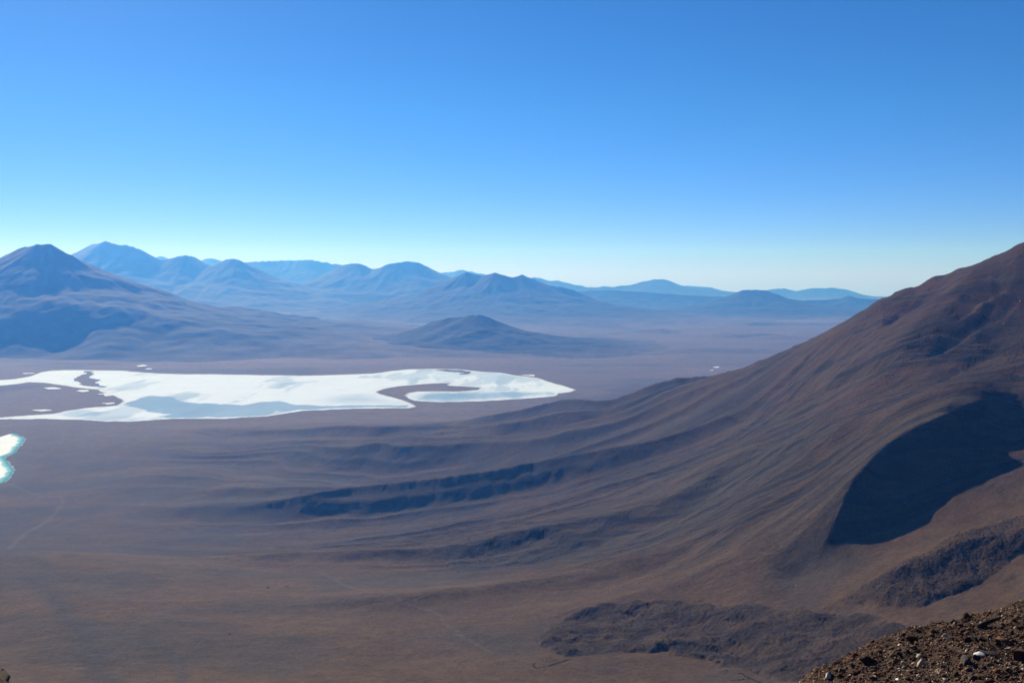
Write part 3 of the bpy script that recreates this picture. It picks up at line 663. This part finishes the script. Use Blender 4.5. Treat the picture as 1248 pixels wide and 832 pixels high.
# ------------------------------------------------------------------ light, air, camera
AZ, EL = math.radians(27), math.radians(24.5)
SKY_TINT = (.60, .90, 1.14, 1)           # the camera's cool daylight white balance
sd = Vector((-math.sin(AZ) * math.cos(EL), math.cos(AZ) * math.cos(EL), math.sin(EL)))
sl = bpy.data.lights.new('sun', 'SUN'); sl.energy = 5; sl.angle = math.radians(.5); sl.color = (1, .905, .76)
so = bpy.data.objects.new('sun', sl); C.objects.link(so); so.rotation_euler = sd.to_track_quat('Z', 'Y').to_euler()
w = bpy.data.worlds.new('World'); bpy.context.scene.world = w; w.use_nodes = True; nt = w.node_tree
sky = nt.nodes.new('ShaderNodeTexSky'); sky.sky_type = 'NISHITA'; sky.sun_disc = False; sky.sun_elevation = EL; sky.sun_rotation = -AZ
sky.altitude = 4800; sky.air_density = 1.0; sky.dust_density = 2.2; sky.ozone_density = 3.0
hs = nt.nodes.new('ShaderNodeHueSaturation'); hs.inputs['Saturation'].default_value = 1.2; nt.links.new(sky.outputs[0], hs.inputs['Color'])
mx = nt.nodes.new('ShaderNodeMix'); mx.data_type = 'RGBA'; mx.blend_type = 'MULTIPLY'; mx.inputs['Factor'].default_value = 1
[nt.links.new(hs.outputs[0], i) for i in mx.inputs if i.name == 'A' and i.type == 'RGBA']
[setattr(i, 'default_value', SKY_TINT) for i in mx.inputs if i.name == 'B' and i.type == 'RGBA']
tc = nt.nodes.new('ShaderNodeTexCoord'); sp = nt.nodes.new('ShaderNodeSeparateXYZ'); nt.links.new(tc.outputs['Generated'], sp.inputs[0])
rm = nt.nodes.new('ShaderNodeValToRGB'); nt.links.new(sp.outputs['Z'], rm.inputs[0])   # long horizon paths stay pale blue, not yellow
rm.color_ramp.elements[0].color = (1.12, .73, 1.10, 1); rm.color_ramp.elements[1].position = .16; rm.color_ramp.elements[1].color = (1, 1, 1, 1)
m2 = nt.nodes.new('ShaderNodeMix'); m2.data_type = 'RGBA'; m2.blend_type = 'MULTIPLY'; m2.inputs['Factor'].default_value = 1
nt.links.new([q for q in mx.outputs if q.type == 'RGBA'][0], [q for q in m2.inputs if q.name == 'A' and q.type == 'RGBA'][0]); nt.links.new(rm.outputs[0], [q for q in m2.inputs if q.name == 'B' and q.type == 'RGBA'][0]); mx = m2
bg = nt.nodes['Background']; bg.inputs['Strength'].default_value = .064; nt.links.new([q for q in mx.outputs if q.type == 'RGBA'][0], bg.inputs['Color'])

def haze():
    V = np.array([(x, y, z) for z in (-60, 2150) for y in (-47500, 47500) for x in (-47500, 47500)], float)
    Fc = np.array([(0, 2, 3, 1), (4, 5, 7, 6), (0, 1, 5, 4), (2, 6, 7, 3), (0, 4, 6, 2), (1, 3, 7, 5)])
    m = bpy.data.materials.new('haze_air'); m.use_nodes = True; t = m.node_tree; t.nodes.clear()
    o = t.nodes.new('ShaderNodeOutputMaterial'); v = t.nodes.new('ShaderNodeVolumePrincipled')
    v.inputs['Color'].default_value = (.07, .285, 1.0, 1); v.inputs['Absorption Color'].default_value = (1, 1, 1, 1)
    v.inputs['Density'].default_value = 4.3e-5; v.inputs['Anisotropy'].default_value = .3
    t.links.new(v.outputs[0], o.inputs['Volume'])
    link('haze', raw_mesh(bpy.data.meshes.new('haze'), V, Fc, None, False), m, kind='stuff', label='blue haze over the whole basin')
haze()
cam = bpy.data.cameras.new('camera'); co = bpy.data.objects.new('camera', cam); C.objects.link(co)
co.location = (0, 0, EYE); co.rotation_euler = (math.pi / 2, 0, 0)
cam.sensor_width = 36; cam.lens = F / 1248 * 36; cam.shift_y = -(416 - HY) / 1248; cam.clip_start = .5; cam.clip_end = 200000
sc = bpy.context.scene; sc.camera = co
sc.view_settings.view_transform = 'Standard'; sc.view_settings.look = 'None'; sc.view_settings.gamma = 1; sc.view_settings.exposure = .62
sc.cycles.use_denoising = True
